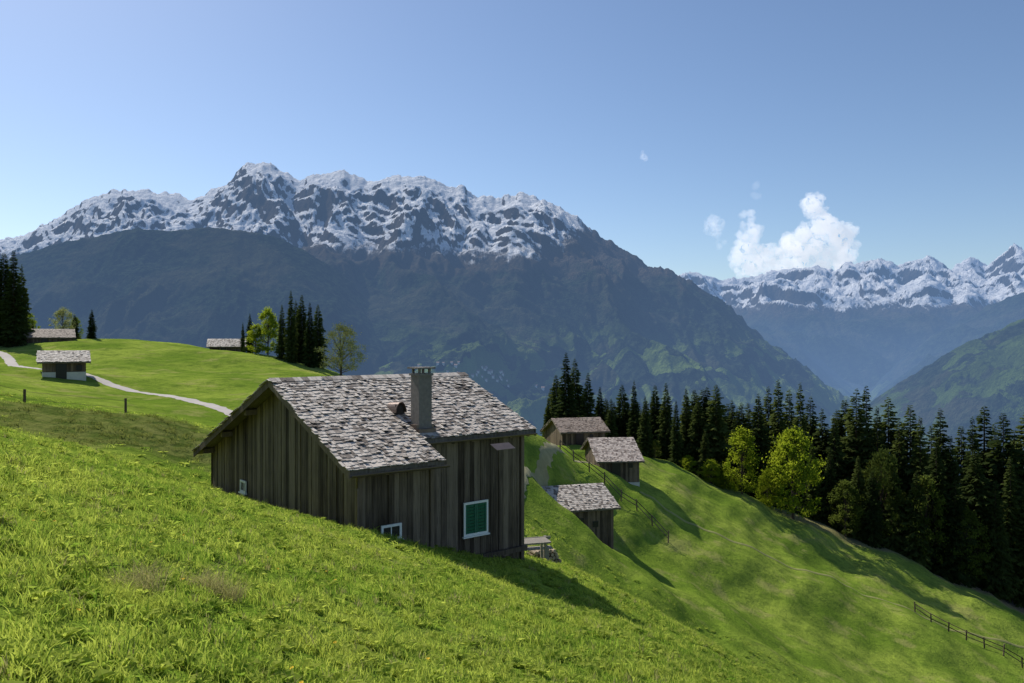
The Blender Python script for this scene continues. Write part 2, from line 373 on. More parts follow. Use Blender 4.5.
def mount_mat(name,snow,soft,grass_z,green=(.15,.21,.05),L=15000.,cover=.5,fs=1.,xl=None,nzk=1.0,nz0=.80,dark=1.):
    t=NT(name);p=t.pos();g=t.n('ShaderNodeNewGeometry')
    sp=t.n('ShaderNodeSeparateXYZ');t.l(p,sp.inputs[0]);z=sp.outputs[2]
    nn=t.n('ShaderNodeSeparateXYZ');t.l(g.outputs['Normal'],nn.inputs[0]);nz=nn.outputs[2]
    big=t.noise(p,.0009/fs,3,.5);mid=t.noise(t.scale(p,(1,1,.45)),.0055/fs,7,.72);fine=t.noise(p,.03/fs,4,.75)
    streak=t.noise(t.scale(p,(1,.16,.16)),.022/fs,6,.75,.3)
    fc=t.mix(t.ramp(fine,.38,.66),tuple(x*dark for x in (.008,.015,.010)),tuple(x*dark for x in (.040,.058,.030)))
    fc=t.mix(t.math('MULTIPLY',t.ramp(t.noise(p,.0022/fs,6,.65),.50,.60),.6),fc,tuple(x*dark for x in (.070,.070,.042)))
    cl=t.math('MULTIPLY',t.ramp(t.noise(p,.0042/fs,7,.58,.6),.495,.52),t.ramp(t.math('ADD',z,t.math('MULTIPLY',big,300)),grass_z+280,grass_z-20))
    fc=t.mix(cl,fc,t.mix(t.ramp(mid,.4,.6),green,tuple(x*.6 for x in green)))
    al=t.ramp(t.math('ADD',z,t.math('MULTIPLY',t.math('SUBTRACT',mid,.5),900)),snow-300,snow-60)
    rock=t.mix(streak,(.040,.036,.033),(.13,.118,.103))
    c=t.mix(al,fc,t.mix(t.ramp(mid,.4,.6),rock,(.075,.062,.042)))
    zs=t.math('ADD',z,t.math('MULTIPLY',t.math('SUBTRACT',mid,.5),soft*2.6))
    zs=t.math('ADD',zs,t.math('MULTIPLY',t.math('SUBTRACT',streak,.5),soft*1.8))
    zs=t.math('ADD',zs,t.math('MULTIPLY',t.math('SUBTRACT',big,.5),soft*1.2))
    if xl: zs=t.math('SUBTRACT',zs,t.math('MULTIPLY',t.ramp(sp.outputs[0],xl[0],xl[1]),xl[2]))
    sm=t.ramp(zs,snow-60,snow+60)
    q=t.math('ADD',t.math('MULTIPLY',streak,.45),t.math('MULTIPLY',mid,.30));q=t.math('ADD',q,t.math('MULTIPLY',fine,.25))
    q=t.math('ADD',q,t.math('MULTIPLY',t.math('SUBTRACT',nz,nz0),nzk))
    br=t.ramp(q,cover-.03,cover+.03)
    c=t.mix(t.math('MULTIPLY',sm,br),c,(.86,.87,.90))
    hh=t.math('ADD',t.math('MULTIPLY',mid,3.),t.math('MULTIPLY',fine,.5))
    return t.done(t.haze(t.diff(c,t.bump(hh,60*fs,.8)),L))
crest=[(-500,330),(-250,300),(-100,262),(0,240),(30,232),(60,215),(95,196),(125,187),(160,193),(190,197),(215,189),(235,174),(246,165),(262,161),(280,169),(300,180),(315,174),(345,171),(365,180),(380,178),(420,175),(460,185),(490,196),(520,193),(545,200),(575,217),(600,235),(640,258),(680,273),(720,298),(760,335),(800,362),(850,398),(900,430),(1000,480),(1300,560),(1600,600)]
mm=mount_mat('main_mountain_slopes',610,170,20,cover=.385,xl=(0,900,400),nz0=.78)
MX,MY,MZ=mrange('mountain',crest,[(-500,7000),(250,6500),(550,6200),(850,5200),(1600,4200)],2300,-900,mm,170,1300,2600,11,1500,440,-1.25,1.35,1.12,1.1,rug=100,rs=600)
spur=[(-500,420),(-200,330),(-60,285),(0,266),(20,254),(60,243),(100,235),(135,229),(170,231),(205,227),(240,229),(275,236),(305,250),(340,272),(380,310),(420,365),(470,450),(600,520),(800,600)]
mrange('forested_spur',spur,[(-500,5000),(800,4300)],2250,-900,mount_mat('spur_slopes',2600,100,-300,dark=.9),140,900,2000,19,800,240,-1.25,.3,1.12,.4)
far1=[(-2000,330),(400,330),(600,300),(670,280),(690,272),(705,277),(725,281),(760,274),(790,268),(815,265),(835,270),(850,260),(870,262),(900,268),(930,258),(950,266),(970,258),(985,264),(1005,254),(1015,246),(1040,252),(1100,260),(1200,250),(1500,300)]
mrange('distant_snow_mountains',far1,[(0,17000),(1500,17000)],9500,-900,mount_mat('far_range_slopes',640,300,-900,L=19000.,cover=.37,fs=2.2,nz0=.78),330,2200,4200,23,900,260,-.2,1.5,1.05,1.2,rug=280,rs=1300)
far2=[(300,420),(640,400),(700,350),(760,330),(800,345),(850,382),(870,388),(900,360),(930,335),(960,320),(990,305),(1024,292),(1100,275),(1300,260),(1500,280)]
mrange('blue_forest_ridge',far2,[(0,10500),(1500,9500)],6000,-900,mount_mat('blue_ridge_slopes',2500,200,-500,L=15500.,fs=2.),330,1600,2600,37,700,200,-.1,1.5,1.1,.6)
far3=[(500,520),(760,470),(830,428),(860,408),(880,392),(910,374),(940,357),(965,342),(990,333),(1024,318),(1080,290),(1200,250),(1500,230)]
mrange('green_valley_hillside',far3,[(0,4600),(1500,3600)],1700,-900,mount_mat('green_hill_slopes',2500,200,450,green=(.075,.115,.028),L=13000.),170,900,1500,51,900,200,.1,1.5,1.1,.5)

# ------------------------------------------------------------ clouds (homogeneous vapour in lumpy closed shells)
def cloud(name,puffs,d,seed,dens,k_=7,rough=1.):
    random.seed(seed);b=bpy.data.meshes.new(name)
    bm=bmesh.new()
    for px,py,r in puffs:
        x,y,z=P(px,py,d+random.uniform(-250,250));R=r/F*d
        for k in range(k_):
            o=Vector((random.gauss(0,1),random.gauss(0,1),random.gauss(0,.8)))*R*.55
            bmesh.ops.create_icosphere(bm,subdivisions=2,radius=R*random.uniform(.3,.65),matrix=Matrix.Translation(Vector((x,y,z))+o))
    bm.to_mesh(b);bm.free()
    o=link(name,b)
    m=o.modifiers.new('union','REMESH');m.mode='VOXEL';m.voxel_size=d*.0018
    for i,(s,k) in enumerate(((330,190),(120,110),(50,45))):
        tx=bpy.data.textures.new(name+'_n%d'%i,'CLOUDS');tx.noise_scale=s;tx.noise_depth=3
        mo=o.modifiers.new('d%d'%i,'DISPLACE');mo.texture=tx;mo.strength=k*2*rough;mo.texture_coords='GLOBAL';mo.mid_level=.45
    t=NT(name+'_vapour')
    v=t.n('ShaderNodeVolumeScatter');v.inputs['Color'].default_value=(1,1,1,1);v.inputs['Density'].default_value=dens;v.inputs['Anisotropy'].default_value=.1
    e=t.n('ShaderNodeEmission');e.inputs[0].default_value=(.93,.95,1,1);e.inputs[1].default_value=dens*.42  # added glow stands in for sunlight scattered repeatedly inside the cloud
    ad=t.n('ShaderNodeAddShader');t.l(v.outputs[0],ad.inputs[0]);t.l(e.outputs[0],ad.inputs[1])
    t.l(ad.outputs[0],t.out.inputs['Volume']);b.materials.append(t.m)
    return o
DC=18800
cloud('cloud',[(809,200,9),(817,212,11),(826,226,13),(839,241,14),(812,232,13),(800,246,14),(826,252,16),(796,262,14),(848,256,9),(812,266,14),(782,268,10),(836,268,12)],DC,1,.0022)
cloud('cloud',[(748,228,8),(755,240,11),(745,252,12),(760,256,13),(770,266,11),(744,214,4),(742,266,11),(755,272,12)],DC,2,.0018)
cloud('cloud',[(711,222,6),(715,232,6),(720,242,4)],DC,3,.0009)
cloud('cloud',[(641,155,3),(647,157,3)],DC,4,.0012,rough=.6)
cloud('cloud',[(757,186,3),(757,196,3)],DC,5,.0004,rough=.6)

# ------------------------------------------------------------ trees
def bark(name,c): return simple(name,c,.4,8,.95,.03)
mb=bark('bark',(.07,.05,.04))
t=NT('fir_needles');r=t.n('ShaderNodeObjectInfo').outputs['Random'];k=t.attr()
f=t.math('ADD',t.math('MULTIPLY',k,.5),t.math('MULTIPLY',t.math('POWER',r,1.5),.7))
c=t.mix(f,(.016,.030,.011),(.095,.120,.032))
mfir=t.done(t.leafy(c,t.mix(f,(.02,.04,.008),(.14,.18,.03)),.3))
def fir_mesh(seed,H0=20.,R=3.1,dense=1.):
    random.seed(seed);b=MB();tr=MB()
    tr.tube((0,0,-1),(0,0,H0*.97),.26,.03,8)
    z=H0*random.uniform(.02,.05)
    bulge=[random.uniform(.75,1.2) for _ in range(14)]
    while z<H0*.995:
        h=z/H0
        rad=(R*(1-h)**.75*(.5+.5*bulge[int(h*13)])*random.uniform(.9,1.1))*(1 if h>.08 else .8)+.08
        nb=int((8-3*h)*dense)+1;a0=random.uniform(0,6.28)
        for i in range(nb):
            a=a0+i*6.283/nb+random.uniform(-.35,.35);L=rad*random.uniform(.45,1.25)
            ca,sa=math.cos(a),math.sin(a);droop=random.uniform(.15,.5)*(1-.4*h);up=.25*h;z1=z+random.uniform(-.12,.12)
            def pt(s): return Vector((ca*L*s,sa*L*s,z1+L*(up*s-droop*s*s)+ .10*L*max(0,s-.7)))
            side=Vector((-sa,ca,0));k0=random.random();ns=max(2,int(L*1.9))
            for j in range(ns):
                s0=.08+.9*j/ns;s1=min(1.02,s0+1.6/ns);p0=pt(s0);p1=pt(s1)
                w=L*.30*(1.10-s0)*random.uniform(.6,1.3)+.10
                kk=k0*.5+random.random()*.5
                for sg in (-1,1):
                    tip=p1+side*sg*w+Vector((ca,sa,0))*w*.2+Vector((0,0,-w*random.uniform(.3,.9)))
                    b.face([p0,p1,tip],kk)
                b.face([p0,p1,(p0+p1)/2+Vector((random.uniform(-.15,.15),random.uniform(-.15,.15),-random.uniform(.3,.75)*min(1,L*.6)))],kk*.6)
        z+=H0*.0155*random.uniform(.7,1.3)*(1.25-.5*h)
    return tr,b
def merge(tr,lf,m1,m2,name):
    n0=len(tr.v);nf=len(tr.f)
    tr.v+=lf.v;tr.f+=[tuple(i+n0 for i in f) for f in lf.f];tr.r+=lf.r
    me=tr.obj(name,m1,linkit=False);me.materials.append(m2)
    me.polygons.foreach_set('material_index',np.r_[np.zeros(nf,np.int32),np.ones(len(lf.f),np.int32)]);return me
firs=[merge(*fir_mesh(s,20,r,de),mb,mfir,'fir_mesh') for s,r,de in ((1,3.5,1.),(2,3.0,1.),(3,4.1,.95),(4,2.7,1.1),(5,3.4,.9),(6,3.8,1.))]
def decid_mesh(seed,mat,Hh=10.,R=3.6,ncl=100,per=75,leaf=.16,low=.10):
    random.seed(seed);tr=MB();lf=MB()
    tr.tube((0,0,-.6),(.1,0,Hh*.35),.20,.14,8);tr.tube((.1,0,Hh*.35),(0,.1,Hh*.85),.14,.03,7)
    cl=[]
    for i in range(ncl):
        h=random.random()**.9;zz=Hh*(low+(1-low)*h)
        env=math.sin(min(1,(h*.80+.20))*math.pi)**.6
        a=random.uniform(0,6.28);lob=1+.12*math.sin(3*a+seed)+.10*math.sin(5*a+2*h*6)
        rr=R*env*lob*math.sqrt(random.uniform(.12,1))
        cl.append(Vector((rr*math.cos(a),rr*math.sin(a),zz)))
    for c in cl:
        if random.random()<.5:
            s=Vector((.05,.02,max(Hh*.15,c.z*.62)));mid=(s+c)/2+Vector((0,0,-.15))
            tr.tube(s,mid,.055,.035,5);tr.tube(mid,c,.035,.012,5)
        cr=random.uniform(.35,.8)*R*.30;k0=random.random()
        for j in range(per):
            d=Vector((random.gauss(0,1),random.gauss(0,1),random.gauss(0,.8)))*cr*.62
            p=c+d;u=Vector((random.gauss(0,1),random.gauss(0,1),random.gauss(0,1))).normalized();v=u.orthogonal().normalized()
            l=leaf*random.uniform(.6,1.3)
            lf.face([p-u*l,p+v*l*.6,p+u*l,p-v*l*.6],k0*.55+random.random()*.45)
    return merge(tr,lf,mb,mat,'decid_mesh')
def leafmat(name,a,b,ta,tc,f=.5):
    t=NT(name);k=t.attr();return t.done(t.leafy(t.mix(k,a,b),t.mix(k,ta,tc),f))
ml1=leafmat('spring_leaves',(.08,.13,.015),(.22,.28,.03),(.16,.25,.01),(.48,.54,.04))
ml2=leafmat('pale_bud_leaves',(.16,.18,.07),(.27,.29,.12),(.26,.29,.08),(.40,.42,.16))
ml3=leafmat('olive_leaves',(.05,.075,.02),(.11,.14,.03),(.08,.12,.02),(.20,.24,.04))
D1=[decid_mesh(s,ml1,10,3.3) for s in (1,2,3)]
D2=[decid_mesh(s,ml2,10,3.5,90,60,.13,.22) for s in (7,8)]
D3=[decid_mesh(s,ml3,10,3.0,100,60,.16,.15) for s in (11,12)]
def place(name,me,x,y,h,base,rz=None,wid=1.,sink=.2):
    o=bpy.data.objects.new(name,me);S.collection.objects.link(o)
    s=h/base;o.location=(x,y,float(H(x,y))-sink);o.scale=(s*wid,s*wid,s);o.rotation_euler=(0,0,random.uniform(0,6.28) if rz is None else rz);return o
def fir(px,top,d,wid=1.):
    x=tb(px)*d;zt=-(top-341.5)/F*d;h=zt-float(H(x,d))+.2
    place('spruce_tree',random.choice(firs),x,d,max(h,4),20.,None,wid*random.uniform(.85,1.25))
random.seed(21)
for px,top,d in [(548,398,112),(556,374,116),(566,352,112),(575,358,118),(588,372,116),(600,386,120),(611,398,112),(622,384,124),(634,380,118),(645,396,112),(655,384,122),(666,382,116),(676,400,112),(686,388,121),(698,394,118),(707,386,124),(716,384,117),(727,403,122),(737,409,118),(748,402,126),(758,393,118),(768,386,124),(778,379,120),(789,388,126),(800,382,120),(810,396,127),(822,408,121),(834,416,116),(845,398,122),(856,388,117),(866,384,121),(877,406,114),(888,396,122),(899,418,115),(910,404,119),(920,416,113),(931,424,121),(940,408,114),(950,434,113),(961,424,121),(972,416,114),(984,404,117),(994,422,122),(1003,412,113),(1014,428,116),(1026,410,118),(1040,418,114),(1055,405,117),(1072,420,118),(1090,412,117),
                 (893,462,108),(936,440,107),(975,448,107),(1010,455,107),(858,455,109),(830,446,110),(705,430,113),(668,428,114),(640,425,113),(812,440,111),(916,470,106),(955,480,105),(995,480,105),(1030,470,106),(872,470,107)]:
    fir(px,top,d)
for px,top,d in [(-22,262,128),(-8,256,133),(4,252,130),(14,250,128),(22,264,131),(75,314,142),(92,309,138),(33,322,145),(282,304,124),(291,290,122),(302,294,125),(310,302,121),(318,304,124),(296,300,127),(250,313,132),(243,322,136)]:
    fir(px,top,d,.9)
n=520
dd=rng.uniform(120,165,n);tt=rng.uniform(.04,.9,n);x=tt*dd;y=dd;z=H(x,y)
hh=rng.uniform(16,27,n)
lim=np.interp(tt*F+512,[540,700,850,1024,1300],[408,404,412,430,430])+rng.normal(0,8,n);zl=-(lim-341.5)/F*dd
hh=np.minimum(hh,zl-z);ok=hh>7
x,y,z,hh=x[ok],y[ok],z[ok],hh[ok];m=len(x)
instancer('spruce_forest',np.c_[x,y,z-.3],np.c_[np.zeros(m),np.zeros(m),rng.uniform(0,6.28,m)],np.c_[hh/20*1.1,hh/20*1.1,hh/20],rng.integers(0,6,m),coll_of('forest_fir',firs))
def dec(px,top,d,me,base=10.,wid=1.):
    x=tb(px)*d;zt=-(top-341.5)/F*d;h=zt-float(H(x,d))+.2
    place('deciduous_tree',me,x,d,h,base,None,wid)
dec(742,430,107,D1[0],wid=.85);dec(793,432,106,D1[2],wid=.88)
dec(688,456,110,D1[2],wid=1.4);dec(711,460,109,D1[1],wid=1.4);dec(725,468,109,D1[0],wid=1.2);dec(768,470,108,D1[1],wid=1.0)
dec(341,326,112,D2[0],wid=1.2);dec(268,310,128,D1[2],wid=.8);dec(256,326,128,D1[1],wid=1.0)
dec(63,309,140,D2[1],wid=1.0);dec(76,318,143,D1[0],wid=.9);dec(30,314,150,D1[1],wid=.8);dec(524,424,104,D1[1],wid=1.4)
dec(882,452,109,D3[0],wid=.7);dec(655,440,112,D3[0],wid=1.0);dec(845,482,107,D3[1],wid=1.0);dec(926,478,106,D3[0],wid=.7);dec(965,510,105,D3[0],wid=.9)

# ------------------------------------------------------------ buildings
wood=wood_mat('weathered_boards',(.038,.026,.018),(.25,.19,.135))
wood2=wood_mat('brown_boards',(.05,.036,.026),(.21,.155,.11))
woodg=wood_mat('grey_beams',(.09,.07,.052),(.26,.22,.18))
shing=shingle_mat('grey_shingles',(.10,.075,.058),(.54,.475,.41))
shing2=shingle_mat('brown_shingles',(.12,.085,.06),(.32,.25,.20))
white=simple('white_paint',(.78,.77,.72),.08,8,.5)
green=simple('green_shutter',(.02,.13,.07),.25,10,.5)
darkm=simple('dark_interior',(.012,.012,.014),.2,5,.3)
concrete=simple('chimney_render',(.20,.175,.16),.45,9,.9,.02)
metal=simple('sheet_metal',(.16,.12,.10),.3,6,.45,.003,.7)
plaster=simple('limewash',(.55,.53,.48),.2,3,.9,.02)

def shingle_slope(b,x0,x1,y0,y1,sgn,zr,tanp,ex=.19,wmin=.07,wmax=.17,th=.016):
    cs=1/math.sqrt(1+tanp*tanp);L=(y1-y0)/cs;rows=max(2,int(L/ex));
    for r in range(rows,-1,-1):
        s=y0/cs+r*L/rows
        x=x0-random.uniform(0,.1)
        while x<x1:
            w=random.uniform(wmin,wmax);xe=min(x+w-.006,x1+random.uniform(0,.03))
            a0=max(y0/cs,s-ex*.35);a1=s+ex*1.05+random.uniform(-.055,.055);a1=min(a1,L+y0/cs+.06+random.uniform(-.03,.02))
            if a1<=a0+.03: x+=w;continue
            li=random.uniform(0,.02);hi0=.012+random.uniform(0,.006);hi1=.034+li
            if random.random()<.06: hi1+=.035
            jt=random.uniform(-.012,.012)
            def q(xx,a,h): return (xx,sgn*a*cs,zr-a*cs*tanp+h/cs)
            pp=[q(x,a0,hi0),q(xe,a0,hi0),q(xe+jt,a1,hi1),q(x+jt,a1,hi1)]
            tp=[q(x,a0,hi0+th),q(xe,a0,hi0+th),q(xe+jt,a1,hi1+th),q(x+jt,a1,hi1+th)]
            b.hexa(pp+tp if sgn<0 else pp[::-1]+tp[::-1]);x+=w
def boards(b,axis,c,a0,a1,zbot,ztop,w=.19,out=1,gap=.008):
    a=a0
    while a<a1-.02:
        ww=min(w*random.uniform(.7,1.3),a1-a);e=a+ww-gap;o=random.uniform(0,.03);th=.03+o
        z0=zbot+random.uniform(-.03,.03)
        za,zb_=ztop(a),ztop(e)
        if axis=='x':
            y0,y1=(c,c+out*th) if out>0 else (c+out*th,c)
            b.hexa([(a,y0,z0),(e,y0,z0),(e,y1,z0),(a,y1,z0),(a,y0,za),(e,y0,zb_),(e,y1,zb_),(a,y1,za)])
        else:
            x0,x1=(c,c+out*th) if out>0 else (c+out*th,c)
            b.hexa([(x0,a,z0),(x1,a,z0),(x1,e,z0),(x0,e,z0),(x0,a,za),(x1,a,za),(x1,e,zb_),(x0,e,zb_)])
        a+=ww
def empty(name,loc,rz):
    o=bpy.data.objects.new(name,None);S.collection.objects.link(o);o.location=loc;o.rotation_euler=(0,0,rz);o.empty_display_size=.5;return o

def main_hut():
    random.seed(11)
    O=empty('wooden_alpine_hut',(-7.29,23.97,0),math.atan2(.629,.777))
    zr=-1.17;tp=.41;RL=7.1;FE1=5.1;FE2=3.98;BE=7.1;xs=2.87
    rz=lambda y:zr-abs(y)*tp
    under=lambda y:rz(y)-.13
    b=MB()
    def deck(x0,x1,y0,y1):
        b.hexa([(x0,y0,rz(y0)-.10),(x1,y0,rz(y0)-.10),(x1,y1,rz(y1)-.10),(x0,y1,rz(y1)-.10),(x0,y0,rz(y0)),(x1,y0,rz(y0)),(x1,y1,rz(y1)),(x0,y1,rz(y1))],.3)
    deck(0.02,xs,-FE1,-.002);deck(xs+.003,RL-.02,-FE2,-.002);deck(.02,RL-.02,.002,BE)
    b.obj('roof_deck',woodg,O)
    b=MB();shingle_slope(b,-.02,xs,0,FE1,-1,zr,tp);shingle_slope(b,xs+.003,RL+.02,0,FE2,-1,zr,tp);shingle_slope(b,-.02,RL+.02,0,BE,1,zr,tp,.3,.2,.4)
    x=-.03
    while x<RL:
        w=random.uniform(.12,.22)
        for sg in (-1,1):
            b.hexa([(x,sg*.0,zr+.05),(x+w-.01,sg*.0,zr+.05),(x+w-.01,sg*.24,zr-.05),(x,sg*.24,zr-.05),(x,0,zr+.075),(x+w-.01,0,zr+.075),(x+w-.01,sg*.25,zr-.03),(x,sg*.25,zr-.03)])
        x+=w
    b.obj('roof_shingles',shing,O)
    b=MB();x0,x1=.48,6.75;yb=6.55
    def core(xa,xb,ya,yb2):
        b.hexa([(xa,ya,-9),(xb,ya,-9),(xb,yb2,-9),(xa,yb2,-9),(xa,ya,under(ya)-.02),(xb,ya,under(ya)-.02),(xb,yb2,under(yb2)-.02),(xa,yb2,under(yb2)-.02)])
    core(x0,x1,-3.58,-.001);core(x0,x1,.001,yb);core(x0,2.58,-4.72,-3.585)
    b.obj('wall_core',darkm,O)
    b=MB()
    boards(b,'y',x0-.003,-4.74,0,-9,under,.2,-1);boards(b,'y',x0-.003,0,yb,-9,under,.2,-1)
    boards(b,'y',x1+.003,-3.6,yb,-9,under,.2,1)
    boards(b,'x',-4.723,x0,2.6,-9,lambda a:under(4.75),.2,-1)
    boards(b,'y',2.583,-4.72,-3.62,-9,under,.2,1)
    boards(b,'x',-3.583,2.66,x1,-9,lambda a:under(3.6),.2,-1)
    boards(b,'x',yb+.003,x0,x1,-9,lambda a:under(yb),.25,1)
    b.obj('board_walls',wood,O)
    b=MB()
    for cx_,cy_ in ((x0-.10,-4.84),(x1+.02,-3.70),(2.60,-4.83)):
        b.box(cx_,cx_+.12,cy_,cy_+.12,-9,under(abs(cy_))-.03)
    for y in (-4.4,-2.2,-.01,2.2,4.4,6.3):
        z=under(y);b.box(.06,x0-.04,y-.08,y+.08,z-.18,z-.01)
    x=.35
    while x<RL-.1:
        fe=FE1 if x<xs-.1 else FE2
        yw=4.8 if x<xs-.1 else 3.68
        b.hexa([(x,-fe+.05,rz(fe)-.21),(x+.09,-fe+.05,rz(fe)-.21),(x+.09,-yw,rz(yw)-.24),(x,-yw,rz(yw)-.24),(x,-fe+.05,rz(fe)-.103),(x+.09,-fe+.05,rz(fe)-.103),(x+.09,-yw,rz(yw)-.103),(x,-yw,rz(yw)-.103)])
        x+=.72
    for xx,fe,be in ((-.035,FE1,BE),(RL-.015,FE2,BE)):
        for sg,e in ((-1,fe),(1,be)):
            b.hexa([(xx,0,zr-.20),(xx+.04,0,zr-.20),(xx+.04,sg*(e+.02),rz(e)-.20),(xx,sg*(e+.02),rz(e)-.20),(xx,0,zr+.01),(xx+.04,0,zr+.01),(xx+.04,sg*(e+.02),rz(e)+.01),(xx,sg*(e+.02),rz(e)+.01)])
    b.box(3.0,x1+.2,-3.79,-3.70,-6.65,-6.5);
    b.obj('beams_and_barge_boards',wood2,O)
    def window(name,x,y,zc,w,h,shut=True):
        e=empty(name,(x,y,zc),0);e.parent=O
        f=MB();s=.065
        f.box(-w/2,-w/2+s,-.05,0,-h/2,h/2);f.box(w/2-s,w/2,-.05,0,-h/2,h/2);f.box(-w/2+s,w/2-s,-.05,0,h/2-s,h/2);f.box(-w/2+s,w/2-s,-.05,0,-h/2,-h/2+s)
        f.box(-w/2-.04,w/2+.04,-.09,0,-h/2-.045,-h/2-.002)
        f.obj('frame',white,e)
        g=MB()
        if shut:
            n=9;hh=(h-2*s)/n
            for side in (0,1):
                xa=-w/2+s if side==0 else .006;xb=-.006 if side==0 else w/2-s
                g.box(xa,xa+.05,-.045,-.012,-h/2+s,h/2-s);g.box(xb-.05,xb,-.045,-.012,-h/2+s,h/2-s)
                for i in range(n):
                    z=-h/2+s+i*hh;g.hexa([(xa+.05,-.018,z),(xb-.05,-.018,z),(xb-.05,-.008,z),(xa+.05,-.008,z),(xa+.05,-.04,z+hh*.9),(xb-.05,-.04,z+hh*.9),(xb-.05,-.03,z+hh*.9),(xa+.05,-.03,z+hh*.9)])
            g.obj('louvred_shutters',green,e)
        else:
            g.box(-w/2+s,w/2-s,-.02,-.005,-h/2+s,h/2-s);g.obj('glass',darkm,e)
            k=MB();k.box(-.015,.015,-.03,-.021,-h/2+s,h/2-s);k.obj('mullion',white,e)
        return e
    window('green_shutter_window',4.98,-3.66,-5.37,.92,1.02)
    window('cellar_window',1.37,-4.79,-5.05,.62,.42,False)
    e=window('gable_window',x0-.075,3.2,-4.86,.5,.4,False);e.rotation_euler=(0,0,-math.pi/2)
    c=empty('chimney',(3.22,-3.38,0),0);c.parent=O;zb=rz(3.38)
    b=MB();b.box(-.22,.22,-.22,.22,zb-.5,-1.0);b.box(-.26,.26,-.26,.26,-.998,-.93)
    for sx in (-.2,.14):
        for sy in (-.2,.14): b.box(sx,sx+.06,sy,sy+.06,-.928,-.80)
    b.box(-.30,.30,-.30,.30,-.798,-.75);b.obj('stack',concrete,c)
    b=MB();b.box(-.29,.29,-.34,-.225,zb-.30,zb+.02);b.box(-.29,.29,.225,.34,zb-.1,zb+.2);b.box(-.30,-.225,-.22,.22,zb-.3,zb+.14);b.box(.225,.30,-.22,.22,zb-.3,zb+.14)
    b.hexa([(-.3,-4.0,rz(4)+.06),(.3,-4.0,rz(4)+.06),(.3,-3.72,rz(3.72)+.065),(-.3,-3.72,rz(3.72)+.065),(-.3,-4.0,rz(4)+.075),(.3,-4,rz(4)+.075),(.3,-3.72,rz(3.72)+.08),(-.3,-3.72,rz(3.72)+.08)])
    o=b.obj('flashing',metal,c)
    b=MB();zb=rz(2.37)
    n=10
    for i in range(n):
        a0=math.pi*i/n;a1=math.pi*(i+1)/n;r=.17
        q=lambda a,y,rr,lift=0:(math.cos(a)*rr,y,zb+.02+math.sin(a)*rr*1.7+lift)
        b.hexa([q(a0,-.30,r),q(a1,-.30,r),q(a1,.35,r*.8),q(a0,.35,r*.8),q(a0,-.30,r+.02),q(a1,-.30,r+.02),q(a1,.35,r*.8+.02),q(a0,.35,r*.8+.02)])
    o=b.obj('roof_vent',metal,O);o.location=(2.97,-2.37,0)
    b=MB();b.box(-.155,.155,-.22,-.2,zb-.1,zb+.26);o=b.obj('vent_mouth',darkm,O);o.location=(2.97,-2.37,0)
    b=MB();zg=rz(FE1)-.10
    n=8
    for i in range(n):
        a0=math.pi+math.pi*i/n;a1=math.pi+math.pi*(i+1)/n;r=.065
        b.hexa([(0,-FE1-.08+math.cos(a0)*r,zg+math.sin(a0)*r),(xs+.1,-FE1-.08+math.cos(a0)*r,zg+math.sin(a0)*r-.02),(xs+.1,-FE1-.08+math.cos(a1)*r,zg+math.sin(a1)*r-.02),(0,-FE1-.08+math.cos(a1)*r,zg+math.sin(a1)*r),
                (0,-FE1-.08+math.cos(a0)*(r-.01),zg+math.sin(a0)*(r-.01)),(xs+.1,-FE1-.08+math.cos(a0)*(r-.01),zg+math.sin(a0)*(r-.01)-.02),(xs+.1,-FE1-.08+math.cos(a1)*(r-.01),zg+math.sin(a1)*(r-.01)-.02),(0,-FE1-.08+math.cos(a1)*(r-.01),zg+math.sin(a1)*(r-.01))])
    b.tube((.18,-FE1-.08,zg-.05),(.30,-4.93,zg-.38),.035,.035);b.tube((.30,-4.93,zg-.36),(.30,-4.93,-5.6),.035,.035)
    zg=rz(FE2)-.10
    for i in range(n):
        a0=math.pi+math.pi*i/n;a1=math.pi+math.pi*(i+1)/n;r=.055;yy=-FE2-.07
        b.hexa([(xs+.15,yy+math.cos(a0)*r,zg+math.sin(a0)*r),(RL,yy+math.cos(a0)*r,zg+math.sin(a0)*r),(RL,yy+math.cos(a1)*r,zg+math.sin(a1)*r),(xs+.15,yy+math.cos(a1)*r,zg+math.sin(a1)*r),
                (xs+.15,yy+math.cos(a0)*(r-.01),zg+math.sin(a0)*(r-.01)),(RL,yy+math.cos(a0)*(r-.01),zg+math.sin(a0)*(r-.01)),(RL,yy+math.cos(a1)*(r-.01),zg+math.sin(a1)*(r-.01)),(xs+.15,yy+math.cos(a1)*(r-.01),zg+math.sin(a1)*(r-.01))])
    b.obj('gutters_and_downpipe',metal,O)
    return O
HUT=main_hut()

